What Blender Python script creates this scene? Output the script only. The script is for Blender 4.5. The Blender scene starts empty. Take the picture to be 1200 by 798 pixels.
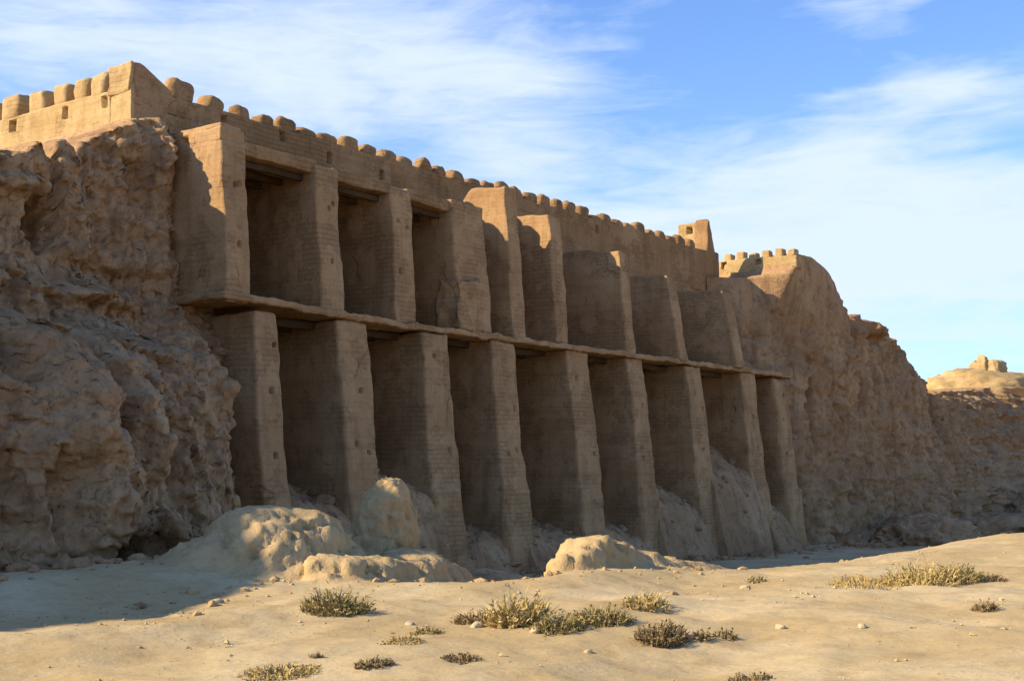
import bpy, math, random
import numpy as np
random.seed(7)
S = bpy.context.scene
COL = S.collection
R = math.radians

# ------------------------------------------------------------------ camera
FOC = 1498.0
CAM = np.array([0.0, -21.6, 1.7])
YAW, PIT = R(-54.5), R(5.38)
FW = np.array([-math.sin(YAW)*math.cos(PIT), math.cos(YAW)*math.cos(PIT), math.sin(PIT)])
RT = np.array([math.cos(YAW), math.sin(YAW), 0.0])
UP = np.cross(RT, FW)
cd = bpy.data.cameras.new('camera'); co = bpy.data.objects.new('camera', cd); COL.objects.link(co)
co.location = CAM; co.rotation_euler = (math.pi/2+PIT, 0, YAW)
cd.sensor_width = 36; cd.lens = 36*FOC/1200; cd.clip_end = 9000; cd.clip_start = 0.1
S.camera = co

def ray(px, py):
    return FW + RT*(px-600)/FOC + UP*(399-py)/FOC
def on(px, py, axis, val):
    r = ray(px, py); t = (val-CAM[axis])/r[axis]; return CAM+r*t
def azel(px, py):
    r = ray(px, py); r = r/np.linalg.norm(r)
    return math.atan2(r[0], r[1]), math.asin(r[2])

# ------------------------------------------------------------------ noise
_rs = np.random.RandomState(11)
_perm = np.tile(_rs.permutation(256), 3)
_g = _rs.normal(size=(256, 3)); _g /= np.linalg.norm(_g, axis=1)[:, None]
def perlin(P):
    P = np.asarray(P, float); I = np.floor(P).astype(int); F = P-I; I &= 255
    U = F*F*F*(F*(F*6-15)+10)
    out = np.zeros(len(P))
    for dx in (0, 1):
        wx = U[:, 0] if dx else 1-U[:, 0]
        for dy in (0, 1):
            wy = U[:, 1] if dy else 1-U[:, 1]
            for dz in (0, 1):
                wz = U[:, 2] if dz else 1-U[:, 2]
                h = _perm[_perm[_perm[I[:, 0]+dx]+I[:, 1]+dy]+I[:, 2]+dz]
                gr = _g[h]
                out += wx*wy*wz*(gr[:, 0]*(F[:, 0]-dx)+gr[:, 1]*(F[:, 1]-dy)+gr[:, 2]*(F[:, 2]-dz))
    return out*1.5
def fbm(P, f=1.0, o=4, seed=0, gain=0.5, aniso=(1, 1, 1)):
    P = np.asarray(P, float)*np.array(aniso)*f+seed*17.31
    s = 0; a = 1; n = 0
    for i in range(o):
        s = s+a*perlin(P); n += a; P = P*2.03+5.7; a *= gain
    return s/n*1.4
def ridge(P, f=1.0, o=4, seed=0, aniso=(1, 1, 1)):
    P = np.asarray(P, float)*np.array(aniso)*f+seed*13.7
    s = 0; a = 1; n = 0
    for i in range(o):
        s = s+a*(1-2*np.abs(perlin(P))); n += a; P = P*2.07+3.1; a *= 0.5
    return s/n
def vfbm(P, f, o, seed):
    return np.stack([fbm(P, f, o, seed), fbm(P, f, o, seed+5), fbm(P, f, o, seed+9)], 1)
def cells(P, f, seed, aniso=(1, 1, 1)):
    # fractured blocks: a random value per Voronoi cell and a tilt inside each cell
    P = np.asarray(P, float)*np.array(aniso)*f+seed*7.7
    P = P+.35*np.stack([perlin(P*1.3+9), perlin(P*1.3+19), perlin(P*1.3+29)], 1)
    I = np.floor(P).astype(int); best = np.full(len(P), 9e9); val = np.zeros(len(P))
    for dx in (-1, 0, 1):
        for dy in (-1, 0, 1):
            for dz in (-1, 0, 1):
                J = (I+np.array([dx, dy, dz])); K = J & 255
                h = _perm[_perm[_perm[K[:, 0]]+K[:, 1]]+K[:, 2]]
                c = J+.5+_g[h]*.45
                D = P-c; d = (D*D).sum(1); m = d < best
                best = np.where(m, d, best)
                v = _g[(h+77) % 256, 0]+.7*(D*_g[(h+31) % 256]).sum(1)
                val = np.where(m, v, val)
    return val
def ss(a, b, x):
    t = np.clip((x-a)/(b-a), 0, 1); return t*t*(3-2*t)

# ------------------------------------------------------------------ object helpers
def link(name, V, F, mat, parent=None, smooth=True, base=None):
    V = np.asarray(V, float)
    if base is None:
        base = np.array([V[:, 0].mean(), V[:, 1].mean(), V[:, 2].min()])
    off = base if parent is None else np.array(parent['_base'])
    me = bpy.data.meshes.new(name)
    F = np.asarray(F, int); k = F.shape[1]
    me.vertices.add(len(V)); me.vertices.foreach_set('co', (V-off).ravel())
    me.loops.add(F.size); me.loops.foreach_set('vertex_index', F.ravel())
    me.polygons.add(len(F)); me.polygons.foreach_set('loop_start', np.arange(len(F))*k)
    me.polygons.foreach_set('loop_total', np.full(len(F), k))
    me.polygons.foreach_set('use_smooth', np.full(len(F), smooth))
    me.update(calc_edges=True); me.validate()
    me.materials.append(mat)
    o = bpy.data.objects.new(name, me); COL.objects.link(o)
    if parent is None:
        o.location = off
    else:
        o.parent = parent
    o['_base'] = list(map(float, off))
    return o
def tag(o, label, cat, group=None):
    o['label'] = label; o['category'] = cat
    if group: o['group'] = group
    return o
def empty(name, loc, label, cat, group=None):
    o = bpy.data.objects.new(name, None); COL.objects.link(o); o.location = loc
    o['_base'] = list(map(float, loc)); o.empty_display_size = 0.3
    return tag(o, label, cat, group)
def gridfaces(n, m, flip=False):
    i, j = np.meshgrid(np.arange(n-1), np.arange(m-1), indexing='ij')
    a = (i*m+j).ravel(); b = a+m; c = b+1; d = a+1
    return np.stack([a, d, c, b], 1) if flip else np.stack([a, b, c, d], 1)

def params(L, step, r):
    e = [0, r*.35, r*.7, r]
    n = max(1, int(round((L-2*r)/step)))
    mid = list(np.linspace(r, L-r, n+1))
    return np.array(sorted(set(np.round(e+mid+[L-x for x in e], 4))))
def block(name, lo, hi, mat, parent=None, step=.14, r=.08, noise=(.03, .5), chip=.7, seed=0, holes=(), shape=None, rough=.012, rmin=.55):
    """rounded, worn rectangular mass of mud brick between two corners; holes = (axis, side, centre a, centre b, half a, half b, depth)"""
    lo = np.array(lo, float); hi = np.array(hi, float); L = hi-lo
    r = min(r, L.min()*.45)
    ps = [params(L[k], step, r) for k in range(3)]
    for (ax, sd, ca, cb, ha, hb, dp) in holes:
        oth = [k for k in range(3) if k != ax]
        for k, c, h in ((oth[0], ca, ha), (oth[1], cb, hb)):
            c = c-lo[k]
            ps[k] = np.array(sorted(set(list(ps[k])+[x for x in (c-h-.02, c-h+.02, c, c+h-.02, c+h+.02) if 0 < x < L[k]])))
    n = [len(p) for p in ps]
    I, J, K = np.meshgrid(*[np.arange(k) for k in n], indexing='ij')
    surf = (I == 0) | (I == n[0]-1) | (J == 0) | (J == n[1]-1) | (K == 0) | (K == n[2]-1)
    idx = -np.ones(n, int); idx[surf] = np.arange(surf.sum())
    p = np.stack([ps[0][I[surf]], ps[1][J[surf]], ps[2][K[surf]]], 1)
    F = []
    def q(A, flip):
        a, b, c, d = A[:-1, :-1].ravel(), A[1:, :-1].ravel(), A[1:, 1:].ravel(), A[:-1, 1:].ravel()
        F.append(np.stack([a, d, c, b], 1) if flip else np.stack([a, b, c, d], 1))
    q(idx[:, :, 0], True); q(idx[:, :, -1], False)
    q(idx[:, 0, :], False); q(idx[:, -1, :], True)
    q(idx[0, :, :], True); q(idx[-1, :, :], False)
    F = np.concatenate(F)
    h = L/2; c = p-h
    W0 = p+lo
    rr = r*(rmin+chip*np.abs(fbm(W0, 1.3, 3, seed+3)))[:, None]
    rr = np.minimum(np.maximum(rr, .2*r), r)
    qq = np.clip(c, -(h-rr), h-rr); d = c-qq
    dn = np.linalg.norm(d, axis=1)[:, None]; dn[dn < 1e-9] = 1
    cc = np.where(dn > 1e-8, qq+d/dn*np.minimum(rr, dn), c)
    W = cc+h+lo
    for (ax, sd, ca, cb, ha, hb, dp) in holes:
        oth = [k for k in range(3) if k != ax]
        onf = np.abs(p[:, ax]-(0 if sd < 0 else L[ax])) < 1e-6
        ins = onf & (np.abs(W0[:, oth[0]]-ca) < ha-.01) & (np.abs(W0[:, oth[1]]-cb) < hb-.01)
        W[ins, ax] += -sd*dp
    if shape is not None: W = shape(W, p/L)
    W = W+vfbm(W, noise[1], 4, seed)*noise[0]+vfbm(W, 3.1, 2, seed+1)*rough
    return link(name, W, F, mat, parent)

def icolump(name, c, rad, mat, parent=None, sub=5, seed=0, big=.25, mid=.1, fine=.03, rot=0, rdg=.0, flat=None, link_now=True, post=None):
    import bmesh
    bm = bmesh.new(); bmesh.ops.create_icosphere(bm, subdivisions=sub, radius=1)
    V = np.array([v.co[:] for v in bm.verts]); F = np.array([[v.index for v in f.verts] for f in bm.faces]); bm.free()
    rad = np.array(rad, float); D = V.copy()
    s = seed*3.7
    k = 1+big*fbm(D+s, .9, 2, seed)+mid*fbm(D+s, 2.6, 3, seed+2)+fine*fbm(D+s, 9, 3, seed+4)
    if rdg: k = k+rdg*ridge(D+s, 3.2, 4, seed+6, (1, 1, .6))
    P = D*k[:, None]*rad
    if post is not None: P = post(P, D)
    ca, sa = math.cos(rot), math.sin(rot)
    P = np.stack([P[:, 0]*ca-P[:, 1]*sa, P[:, 0]*sa+P[:, 1]*ca, P[:, 2]], 1)+np.array(c)
    if not link_now: return P, F
    return link(name, P, F, mat, parent, base=np.array(c, float))

# ------------------------------------------------------------------ materials
class NT:
    def __init__(s, tree): s.t = tree; s.n = tree.nodes; s.l = tree.links
    def new(s, typ, **kw):
        n = s.n.new(typ)
        for k, v in kw.items():
            if k.startswith('i_'):
                n.inputs[k[2:].replace('_', ' ')].default_value = v
            else: setattr(n, k, v)
        return n
    def put(s, sock, v):
        if isinstance(v, (int, float, tuple)): sock.default_value = v
        else: s.l.new(v, sock)
    def math(s, op, a, b=None, c=None, clamp=False):
        n = s.new('ShaderNodeMath', operation=op); n.use_clamp = clamp
        s.put(n.inputs[0], a)
        if b is not None: s.put(n.inputs[1], b)
        if c is not None: s.put(n.inputs[2], c)
        return n.outputs[0]
    def mix(s, f, a, b, blend='MIX'):
        n = s.new('ShaderNodeMix', data_type='RGBA', blend_type=blend)
        s.put(n.inputs['Factor'], f); s.put(n.inputs[6], a); s.put(n.inputs[7], b)
        return n.outputs[2]
    def noise(s, vec, scale, detail=5, rough=.55, dist=0):
        n = s.new('ShaderNodeTexNoise', i_Scale=scale, i_Detail=detail, i_Roughness=rough, i_Distortion=dist)
        s.l.new(vec, n.inputs['Vector']); return n.outputs['Fac']
    def ramp(s, f, a, b):
        n = s.new('ShaderNodeMapRange', interpolation_type='SMOOTHSTEP')
        s.put(n.inputs[0], f); n.inputs[1].default_value = a; n.inputs[2].default_value = b
        return n.outputs[0]
    def scale(s, vec, sc):
        n = s.new('ShaderNodeVectorMath', operation='MULTIPLY'); s.l.new(vec, n.inputs[0]); n.inputs[1].default_value = sc
        return n.outputs[0]

def c4(c): return (c[0], c[1], c[2], 1.0)
def mud(name, base, light, dark, courses=0.0, streak=.5, bump=.6, pebble=0.0, grain=1.0, spk=.5, crack=0):
    m = bpy.data.materials.new(name); m.use_nodes = True; T = NT(m.node_tree); T.n.clear()
    out = T.new('ShaderNodeOutputMaterial'); b = T.new('ShaderNodeBsdfPrincipled')
    b.inputs['Roughness'].default_value = .95; b.inputs['Specular IOR Level'].default_value = .078
    T.l.new(b.outputs[0], out.inputs[0])
    g = T.new('ShaderNodeNewGeometry').outputs['Position']
    big = T.noise(T.scale(g, (1, 1, 1)), .45, 4); mid = T.noise(g, 1.9, 6, .62); fin = T.noise(g, 11*grain, 5, .65)
    col = T.mix(T.ramp(big, .38, .66), c4(base), c4(light))
    col = T.mix(T.math('MULTIPLY', T.ramp(mid, .50, .72), .65), col, c4(dark))
    st = T.noise(T.scale(g, (2.6, 2.6, .22)), 1.0, 5, .6)
    col = T.mix(T.math('MULTIPLY', T.ramp(st, .48, .70), streak), col, c4(dark))
    st2 = T.noise(T.scale(g, (3.4, 3.4, .3)), 1.3, 4, .6)
    col = T.mix(T.math('MULTIPLY', T.ramp(st2, .52, .72), streak*.6), col, c4(light))
    col = T.mix(T.math('MULTIPLY', T.ramp(fin, .45, .75), .28), col, c4([x*.62 for x in dark]))
    sp1 = T.noise(g, 4.6, 6, .7, .6)
    col = T.mix(T.math('MULTIPLY', T.ramp(sp1, .52, .70), .55*spk), col, c4([x*.6 for x in dark]))
    col = T.mix(T.math('MULTIPLY', T.ramp(sp1, .46, .30), .45*spk), col, c4(light))
    sp2 = T.noise(g, 19*grain, 4, .7)
    col = T.mix(T.math('MULTIPLY', T.ramp(sp2, .55, .75), .4*spk), col, c4([x*.5 for x in dark]))
    h = T.math('ADD', T.math('MULTIPLY', mid, .5), T.math('MULTIPLY', fin, .22))
    h = T.math('SUBTRACT', h, T.math('MULTIPLY', sp1, .35*spk))
    h = T.math('ADD', h, T.math('MULTIPLY', T.noise(g, 38*grain, 3, .6), .05))
    if courses:
        sep = T.new('ShaderNodeSeparateXYZ'); T.l.new(g, sep.inputs[0])
        wob = T.math('MULTIPLY', T.math('SUBTRACT', T.noise(g, .8, 3), .5), .12)
        u = T.math('ADD', sep.outputs[0], sep.outputs[1]); v = T.math('ADD', sep.outputs[2], wob)
        cb = T.new('ShaderNodeCombineXYZ'); T.l.new(u, cb.inputs[0]); T.l.new(v, cb.inputs[1])
        br = T.new('ShaderNodeTexBrick'); br.offset = .5
        T.l.new(cb.outputs[0], br.inputs['Vector'])
        for k, val in (('Scale', 1.0), ('Mortar Size', .012), ('Mortar Smooth', .6), ('Brick Width', .34), ('Row Height', .125), ('Bias', 0.0)): br.inputs[k].default_value = val
        br.inputs['Color1'].default_value = (1, 1, 1, 1); br.inputs['Color2'].default_value = (.84, .84, .84, 1); br.inputs['Mortar'].default_value = (.6, .6, .6, 1)
        pl = T.ramp(T.noise(g, .75, 7, .66), .50, .545)
        msk = T.math('MULTIPLY', T.math('MULTIPLY_ADD', pl, .75, .25), courses)
        col = T.mix(T.math('MULTIPLY', pl, .32), col, c4(dark))
        col = T.mix(msk, col, br.outputs['Color'], 'MULTIPLY')
        h = T.math('SUBTRACT', h, T.math('MULTIPLY', T.math('MULTIPLY', br.outputs['Fac'], msk), .25))
        h = T.math('SUBTRACT', h, T.math('MULTIPLY', pl, .16))
        lay = T.noise(T.scale(g, (.25, .25, 4.2)), 1.0, 3, .6)
        col = T.mix(T.math('MULTIPLY', T.ramp(lay, .5, .68), .4*courses), col, c4([x*.8 for x in dark]))
        h = T.math('ADD', h, T.math('MULTIPLY', lay, .3))
    if crack:
        wv = T.new('ShaderNodeVectorMath', operation='ADD'); T.l.new(T.scale(g, (1, 1, .55)), wv.inputs[0])
        wn = T.new('ShaderNodeTexNoise', i_Scale=1.6, i_Detail=5.0); T.l.new(g, wn.inputs['Vector']); T.l.new(T.scale(wn.outputs['Color'], (.55, .55, .55)), wv.inputs[1])
        vc = T.new('ShaderNodeTexVoronoi', feature='DISTANCE_TO_EDGE', i_Scale=.85); T.l.new(wv.outputs[0], vc.inputs['Vector'])
        ck = T.math('MULTIPLY', T.ramp(vc.outputs['Distance'], .017, .003), T.ramp(T.noise(g, .6, 3), .55, .66))
        col = T.mix(T.math('MULTIPLY', ck, .5), col, c4([x*.35 for x in dark])); h = T.math('SUBTRACT', h, T.math('MULTIPLY', ck, .4))
    if pebble:
        vo = T.new('ShaderNodeTexVoronoi', i_Scale=9.0); T.l.new(g, vo.inputs['Vector'])
        pm = T.math('MULTIPLY', T.ramp(vo.outputs['Distance'], .34, .12), T.ramp(T.noise(g, .9, 3), .5, .62))
        col = T.mix(T.math('MULTIPLY', pm, .5*pebble), col, c4([x*.7 for x in dark]))
        h = T.math('ADD', h, T.math('MULTIPLY', pm, .35*pebble))
    bp = T.new('ShaderNodeBump'); bp.inputs['Strength'].default_value = bump; bp.inputs['Distance'].default_value = .078
    T.l.new(h, bp.inputs['Height']); T.l.new(bp.outputs[0], b.inputs['Normal'])
    T.l.new(col, b.inputs['Base Color'])
    return m
M_PIER = mud('mud_brick_plaster', (.385, .225, .106), (.455, .28, .138), (.275, .152, .069), courses=.75, streak=.55, spk=.55, crack=1)
M_WALL = mud('mud_brick_rampart', (.33, .188, .086), (.41, .247, .12), (.22, .120, .053), courses=.75, streak=.5, spk=.6, crack=1)
M_CLIFF = mud('eroded_mud', (.33, .192, .096), (.44, .277, .146), (.19, .105, .051), streak=.55, bump=1.0, pebble=.6, spk=1.0)
M_ROCK = mud('crumbling_mud_lump', (.405, .275, .132), (.47, .335, .172), (.30, .19, .082), streak=.15, bump=.9, pebble=.5, spk=.6)
M_SAND = mud('pale_dry_earth', (.415, .300, .150), (.50, .385, .22), (.335, .226, .100), streak=0, bump=.5, pebble=.25, spk=.4)
M_STONE = mud('pale_stone', (.45, .35, .22), (.52, .42, .29), (.33, .24, .145), streak=0, bump=.4, grain=2)
M_SUNLIT = mud('sunlit_mud_brick', (.43, .285, .128), (.50, .35, .17), (.33, .205, .083), courses=.6, streak=.4, spk=.6)  # lighter, yellower copy of the rampart mud with sunlight put into its colour
M_WOOD = mud('shade_toned_timber', (.07, .045, .026), (.10, .066, .04), (.045, .028, .016), streak=.2)  # beam wood darkened so the shade under the ceilings sits in its colour
def leafmat(name, a, b):
    m = bpy.data.materials.new(name); m.use_nodes = True; T = NT(m.node_tree); T.n.clear()
    out = T.new('ShaderNodeOutputMaterial'); p = T.new('ShaderNodeBsdfPrincipled'); p.inputs['Roughness'].default_value = .8
    p.inputs['Specular IOR Level'].default_value = .2
    T.l.new(p.outputs[0], out.inputs[0])
    g = T.new('ShaderNodeNewGeometry')
    col = T.mix(g.outputs['Random Per Island'], c4(a), c4(b))
    T.l.new(col, p.inputs['Base Color']); return m
M_OLIVE = leafmat('olive_shrub', (.20, .155, .05), (.36, .27, .11))
M_DRY = leafmat('dry_grass', (.32, .225, .075), (.50, .37, .15))
M_BROWN = leafmat('dead_twigs', (.14, .098, .045), (.30, .21, .095))

# ------------------------------------------------------------------ ground
def H(x, y):
    x = np.atleast_1d(np.asarray(x, float)); y = np.atleast_1d(np.asarray(y, float))
    P = np.stack([x, y, np.zeros_like(x)], 1)
    low = -1.35*ss(13, 24, x)*ss(-14.2, -7.2, y)
    low = low-.55*ss(20, 60, x)*ss(-40, -10, y)
    z = low+.12*fbm(P, .16, 3, 1)+.07*fbm(P, .55, 3, 2)
    near = np.exp(-((x-14)/40)**2-((y+12)/25)**2)
    z = z+near*(.035*fbm(P, 1.7, 4, 3)+.012*fbm(P, 6, 3, 4))
    # apron of loose earth along the foot of the left wall, and the swells of the open ground
    z = z+.28*np.exp(-((x-10.5)/4.5)**2-((y+7.3)/1.5)**2)
    for (cx, cy, ax, ay, hh) in SWELLS:
        z = z+hh*np.exp(-((x-cx)/ax)**2-((y-cy)/ay)**2)
    return z
SWELLS = [(15.2, -11.9, 2.6, 1.0, .16), (18.5, -11.3, 3.0, .9, .16), (12.4, -13.8, 1.6, .6, .10), (30, -14.5, 5, 1.7, .12),
          (8.2, -11.2, 2.2, .9, .10), (10.4, -16.2, 2.4, .8, -.08), (24, -16.5, 4, 1.2, .12)]
def geo(a, b, n): return list(np.sign(a)*np.geomspace(abs(a), abs(b), n)) if a*b > 0 else []
gx = np.array(sorted(set(np.round(list(-np.geomspace(8, 4000, 26))+list(np.arange(-8, 4, .5))+list(np.arange(4, 28, .1))+list(np.arange(28, 60, .28))+list(60+np.geomspace(.4, 4500, 60)), 3))))
gy = np.array(sorted(set(np.round(list(-21.6-np.geomspace(.8, 4000, 30))+list(np.arange(-21.6, -18, .2))+list(np.arange(-18, -4, .09))+list(np.arange(-4, 4, .25))+list(4+np.geomspace(.5, 4000, 34)), 3))))
GX, GY = np.meshgrid(gx, gy, indexing='ij')
gV = np.stack([GX.ravel(), GY.ravel(), H(GX.ravel(), GY.ravel())], 1)
gr = link('ground', gV, gridfaces(len(gx), len(gy)), M_SAND, base=np.array([0, 0, 0.0]))
gr['kind'] = 'structure'; gr['label'] = 'pale dry sandy earth in front of the ruined fortress'
def gp(px, py):
    r = ray(px, py); t = 4.0
    while t < 400:
        p = CAM+r*t
        if p[2] < H(p[0], p[1])[0]: return p
        t *= 1.004
    return p

# ------------------------------------------------------------------ the long crenellated rampart and end parapet
WY = 3.0
def hole(px, py, hx=.09, hz=.15, y=WY):
    p = on(px, py, 1, y); return (1, -1, p[0], p[2], hx, hz, .5)
ramp = empty('crenellated_wall', (34, 3.4, -1.5), 'long brown rampart crowned by small rounded merlons, rising behind the two storeys of bays', 'fortress wall')
def ramp_shape(W, u):
    W[:, 2] += np.where(u[:, 2] > .75, .07*fbm(W*np.array([1, 0, 0]), .35, 3, 21)+.0*u[:, 0], 0)
    return W
DY = 5.4
block('wall_body', (18.95, DY, -2.2), (50.0, DY+.6, 8.9), M_WALL, ramp, step=.4, r=.1, noise=(.05, .4), seed=3)
block('wall_body', (27.9, WY+.02, 5.0), (49.9, WY+.7, 9.3), M_WALL, ramp, step=.2, r=.05, noise=(.05, .4), seed=5)
block('wall_body', (18.95, WY, 8.82), (50.0, WY+.75, 10.64), M_WALL, ramp, step=.13, r=.1, noise=(.07, .4), seed=4, shape=ramp_shape,
      holes=[hole(263, 141), hole(330, 158), hole(386, 184), hole(447, 205), hole(700, 268), hole(575, 235)])
mx = [(20.62, .68, .52)]+[(21.62, .62, .42)]+[(22.5+.838*i, .66, .36) for i in range(31)]
for i, (x, w, h) in enumerate(mx):
    rq = random.Random(i*7+1); j = rq.uniform(-.06, .06); w *= rq.uniform(.85, 1.12); h *= rq.uniform(.78, 1.15)
    if 2 < i < 32 and i % 9 == 5: h *= .55
    block('merlon', (x-w/2+j, WY+.06, 10.45), (x+w/2+j, WY+.56, 10.62+h), M_WALL, ramp, step=.08, r=.225, noise=(.09, 1.5), seed=30+i, rough=.02, rmin=.85)
# raised stepped corner where the rampart turns
def corner_shape(W, u):
    W[:, 2] -= .5*u[:, 2]*np.clip((u[:, 0]-.25)/.75, 0, 1); return W
block('corner_merlon', (18.97, WY+.03, 10.5), (20.2, WY+.7, 11.2), M_WALL, ramp, step=.12, r=.12, noise=(.06, .9), seed=90, shape=corner_shape)
# broken spike at the far end
def spike_shape(W, u):
    k = u[:, 2]; W[:, 0] = W[:, 0]+(49.15-W[:, 0])*.95*k**.8; return W
block('broken_end', (48.75, WY+.02, 10.4), (50.0, WY+.7, 12.1), M_WALL, ramp, step=.12, r=.15, noise=(.08, .8), seed=91, shape=spike_shape)

endw = empty('parapet_wall', (18.9, 8, 8.4), 'sunlit golden crenellated parapet with loopholes at the top left, running back from the rampart', 'parapet')
def ehole(px, py, h=(.1, .15)):
    p = on(px, py, 0, 18.9); return (0, -1, p[1], p[2], h[0], h[1], .42)
block('wall_body', (18.9, WY+.76, 8.2), (19.5, 16.0, 10.60), M_SUNLIT, endw, step=.14, r=.1, noise=(.07, .5), seed=6,
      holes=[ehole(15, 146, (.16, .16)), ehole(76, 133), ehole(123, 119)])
block('wall_end', (18.9, WY, 8.2), (19.0, WY+.76, 10.64), M_SUNLIT, endw, step=.14, r=.02, noise=(.03, .5), seed=61)
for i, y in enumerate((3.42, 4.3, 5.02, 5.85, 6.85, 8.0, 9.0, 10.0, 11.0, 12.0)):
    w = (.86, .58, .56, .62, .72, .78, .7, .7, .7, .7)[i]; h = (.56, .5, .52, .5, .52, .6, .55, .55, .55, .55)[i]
    block('merlon', (18.86 if i == 0 else 18.92, y-w/2, 10.45), (19.42 if i else 18.98, y+w/2, 10.62+h), M_SUNLIT, endw, step=.1, r=.16, noise=(.06, 1.0), seed=120+i, rough=.03, rmin=.8)

# ------------------------------------------------------------------ the two storeys of bays
arc = empty('ruined_arcade', (34, 0, -1.5), 'two storeys of tall mud brick piers and deep open bays built against the rampart', 'ruined building')
LOW = [(20.14, 20.86), (22.95, 24.0), (26.1, 27.22), (29.25, 30.4), (33.25, 34.45), (36.9, 38.0), (41.1, 42.2), (45.6, 46.85), (48.7, 50.0)]
def pier_shape(bat, side=.02):
    def f(W, u):
        k = 1-u[:, 2]
        W[:, 1] -= bat*k*(1-u[:, 1]); W[:, 0] += (u[:, 0]-.5)*2*side*k*2
        return W
    return f
for i, (a, b) in enumerate(LOW):
    hs = []
    rr = random.Random(50+i)
    for z in (1.9, 2.0, 3.4, 4.3):
        if rr.random() < .8:
            x = a+(b-a)*rr.choice((.35, .6, .75)); hs.append((1, -1, x, z+rr.uniform(-.2, .2), .055, .06, .25))
    p = block('pier', (a, 0, -2.0), (b, DY-.02, 5.14), M_PIER, arc, step=.15, r=.14 if i < 8 else .3, noise=(.10, .45), seed=200+i, holes=hs[:3], shape=pier_shape(.8, .05), chip=1.0, rmin=.35)
    def base_shape(W, u):
        k = 1-u[:, 2]; W[:, 1] -= .30*k*(1-u[:, 1]); W[:, 0] += (u[:, 0]-.5)*.10*k; return W
    block('pier_base', (a-.02, -.53, -2.0), (b+.02, 1.6, (.95, 1.0, .98, .92, .86, .85, .7, .6, .6)[i]), M_PIER, p, step=.15, r=.16, noise=(.09, .7), seed=240+i, shape=base_shape, chip=1.0)
def slab_shape(W, u):
    W[:, 2] += .16*np.clip(1-(W[:, 0]-18.7)/6, 0, 1)+.025*fbm(W*np.array([1, 0, 0]), .4, 3, 8)
    return W
block('floor_slab', (19.2, -.10, 5.15), (50.4, DY-.01, 5.32), M_PIER, arc, step=.14, r=.07, noise=(.05, 1.4), seed=300, shape=slab_shape, chip=1.0, rough=.05)
# rough poles carrying the slab in each lower bay, set back, their dark colour standing in for shade
for i in range(8):
    a = LOW[i][1]; b = LOW[i+1][0]
    for k in range(5):
        y = .8+.8*k
        block('floor_beam', (a-.05, y, 4.95), (b+.05, y+.16, 5.14), M_WOOD, arc, step=.3, r=.06, noise=(.05, .8), seed=310+i*3+k)

# upper piers: (x0, x1, top, front y)
UPP = [(19.37, 20.1, 9.32, .35), (22.42, 23.2, 9.05, .35), (25.25, 26.05, 8.98, .35), (27.85, 29.35, 9.12, .35), (30.4, 31.05, 9.84, .35), (32.72, 33.4, 9.45, .35),
       (37.0, 37.6, 8.78, .35), (40.45, 41.05, 8.38, .40), (44.75, 45.45, 8.25, .30)]
for i, (a, b, t, y0) in enumerate(UPP):
    hs = []
    rr = random.Random(80+i)
    if i in (0, 1, 2):
        for z in (8.0, 7.95, 6.6): hs.append((1, -1, a+(b-a)*rr.choice((.3, .55, .7)), z+rr.uniform(-.1, .1), .05, .06, .22))
    def sh(W, u, i=i):
        k = 1-u[:, 2]
        W[:, 1] -= .32*k*(1-u[:, 1])
        if i >= 4:      # broken top: rises and dips from back to front
            W[:, 2] += u[:, 2]**4*(.09*fbm(W*np.array([0, 1, 0]), .9, 3, i)+.22*(1-u[:, 1])*0+.18*u[:, 1]-(.10 if i == 5 else 0)*(1-u[:, 1]))
        if i == 4: W[:, 2] -= u[:, 2]**3*.75*ss(.45, .75, u[:, 1])
        if i >= 7: W[:, 1] -= .25*k*(1-u[:, 1])
        return W
    p = block('pier', (a, y0, 5.30), (b, (DY if i < 4 else WY)-.02, t if i > 3 else min(t, 9.02)), M_PIER, arc, step=.13, r=.08, noise=(.09, .5), seed=330+i, holes=hs, shape=sh, chip=1.0)
    if i == 0:
        block('pier_top', (a-.01, y0+.02, 8.95), (b+.01, WY-.02, t), M_PIER, p, step=.13, r=.08, noise=(.06, .6), seed=372, holes=[(0, -1, 1.6, 9.14, .13, .06, .2)])
    if i == 3:
        block('broken_patch', (a-.08, .02, 5.34), (b-.35, .8, 6.75), M_PIER, p, step=.09, r=.10, noise=(.14, 1.6), seed=371, chip=1.0, rough=.05)
# bright worn coping over the first pier, roofs over the three covered bays
block('coping', (19.40, .42, 9.28), (20.08, WY-.02, 9.40), M_PIER, arc, step=.12, r=.06, noise=(.05, 1.0), seed=380)
for i in range(3):
    a = UPP[i][1]; b = UPP[i+1][0]
    block('roof_slab', (a-.1, .42, 8.78-.04*i), (b+.15, DY-.01, 9.10-.05*i), M_WALL, arc, step=.16, r=.07, noise=(.05, .6), seed=390+i)
    for k in range(6):
        y = .75+k*.75
        block('roof_beam', (a-.05, y, 8.60-.04*i), (b+.05, y+.14, 8.77-.04*i), M_WOOD, arc, step=.3, r=.05, noise=(.03, .8), seed=400+i*4+k)

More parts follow.
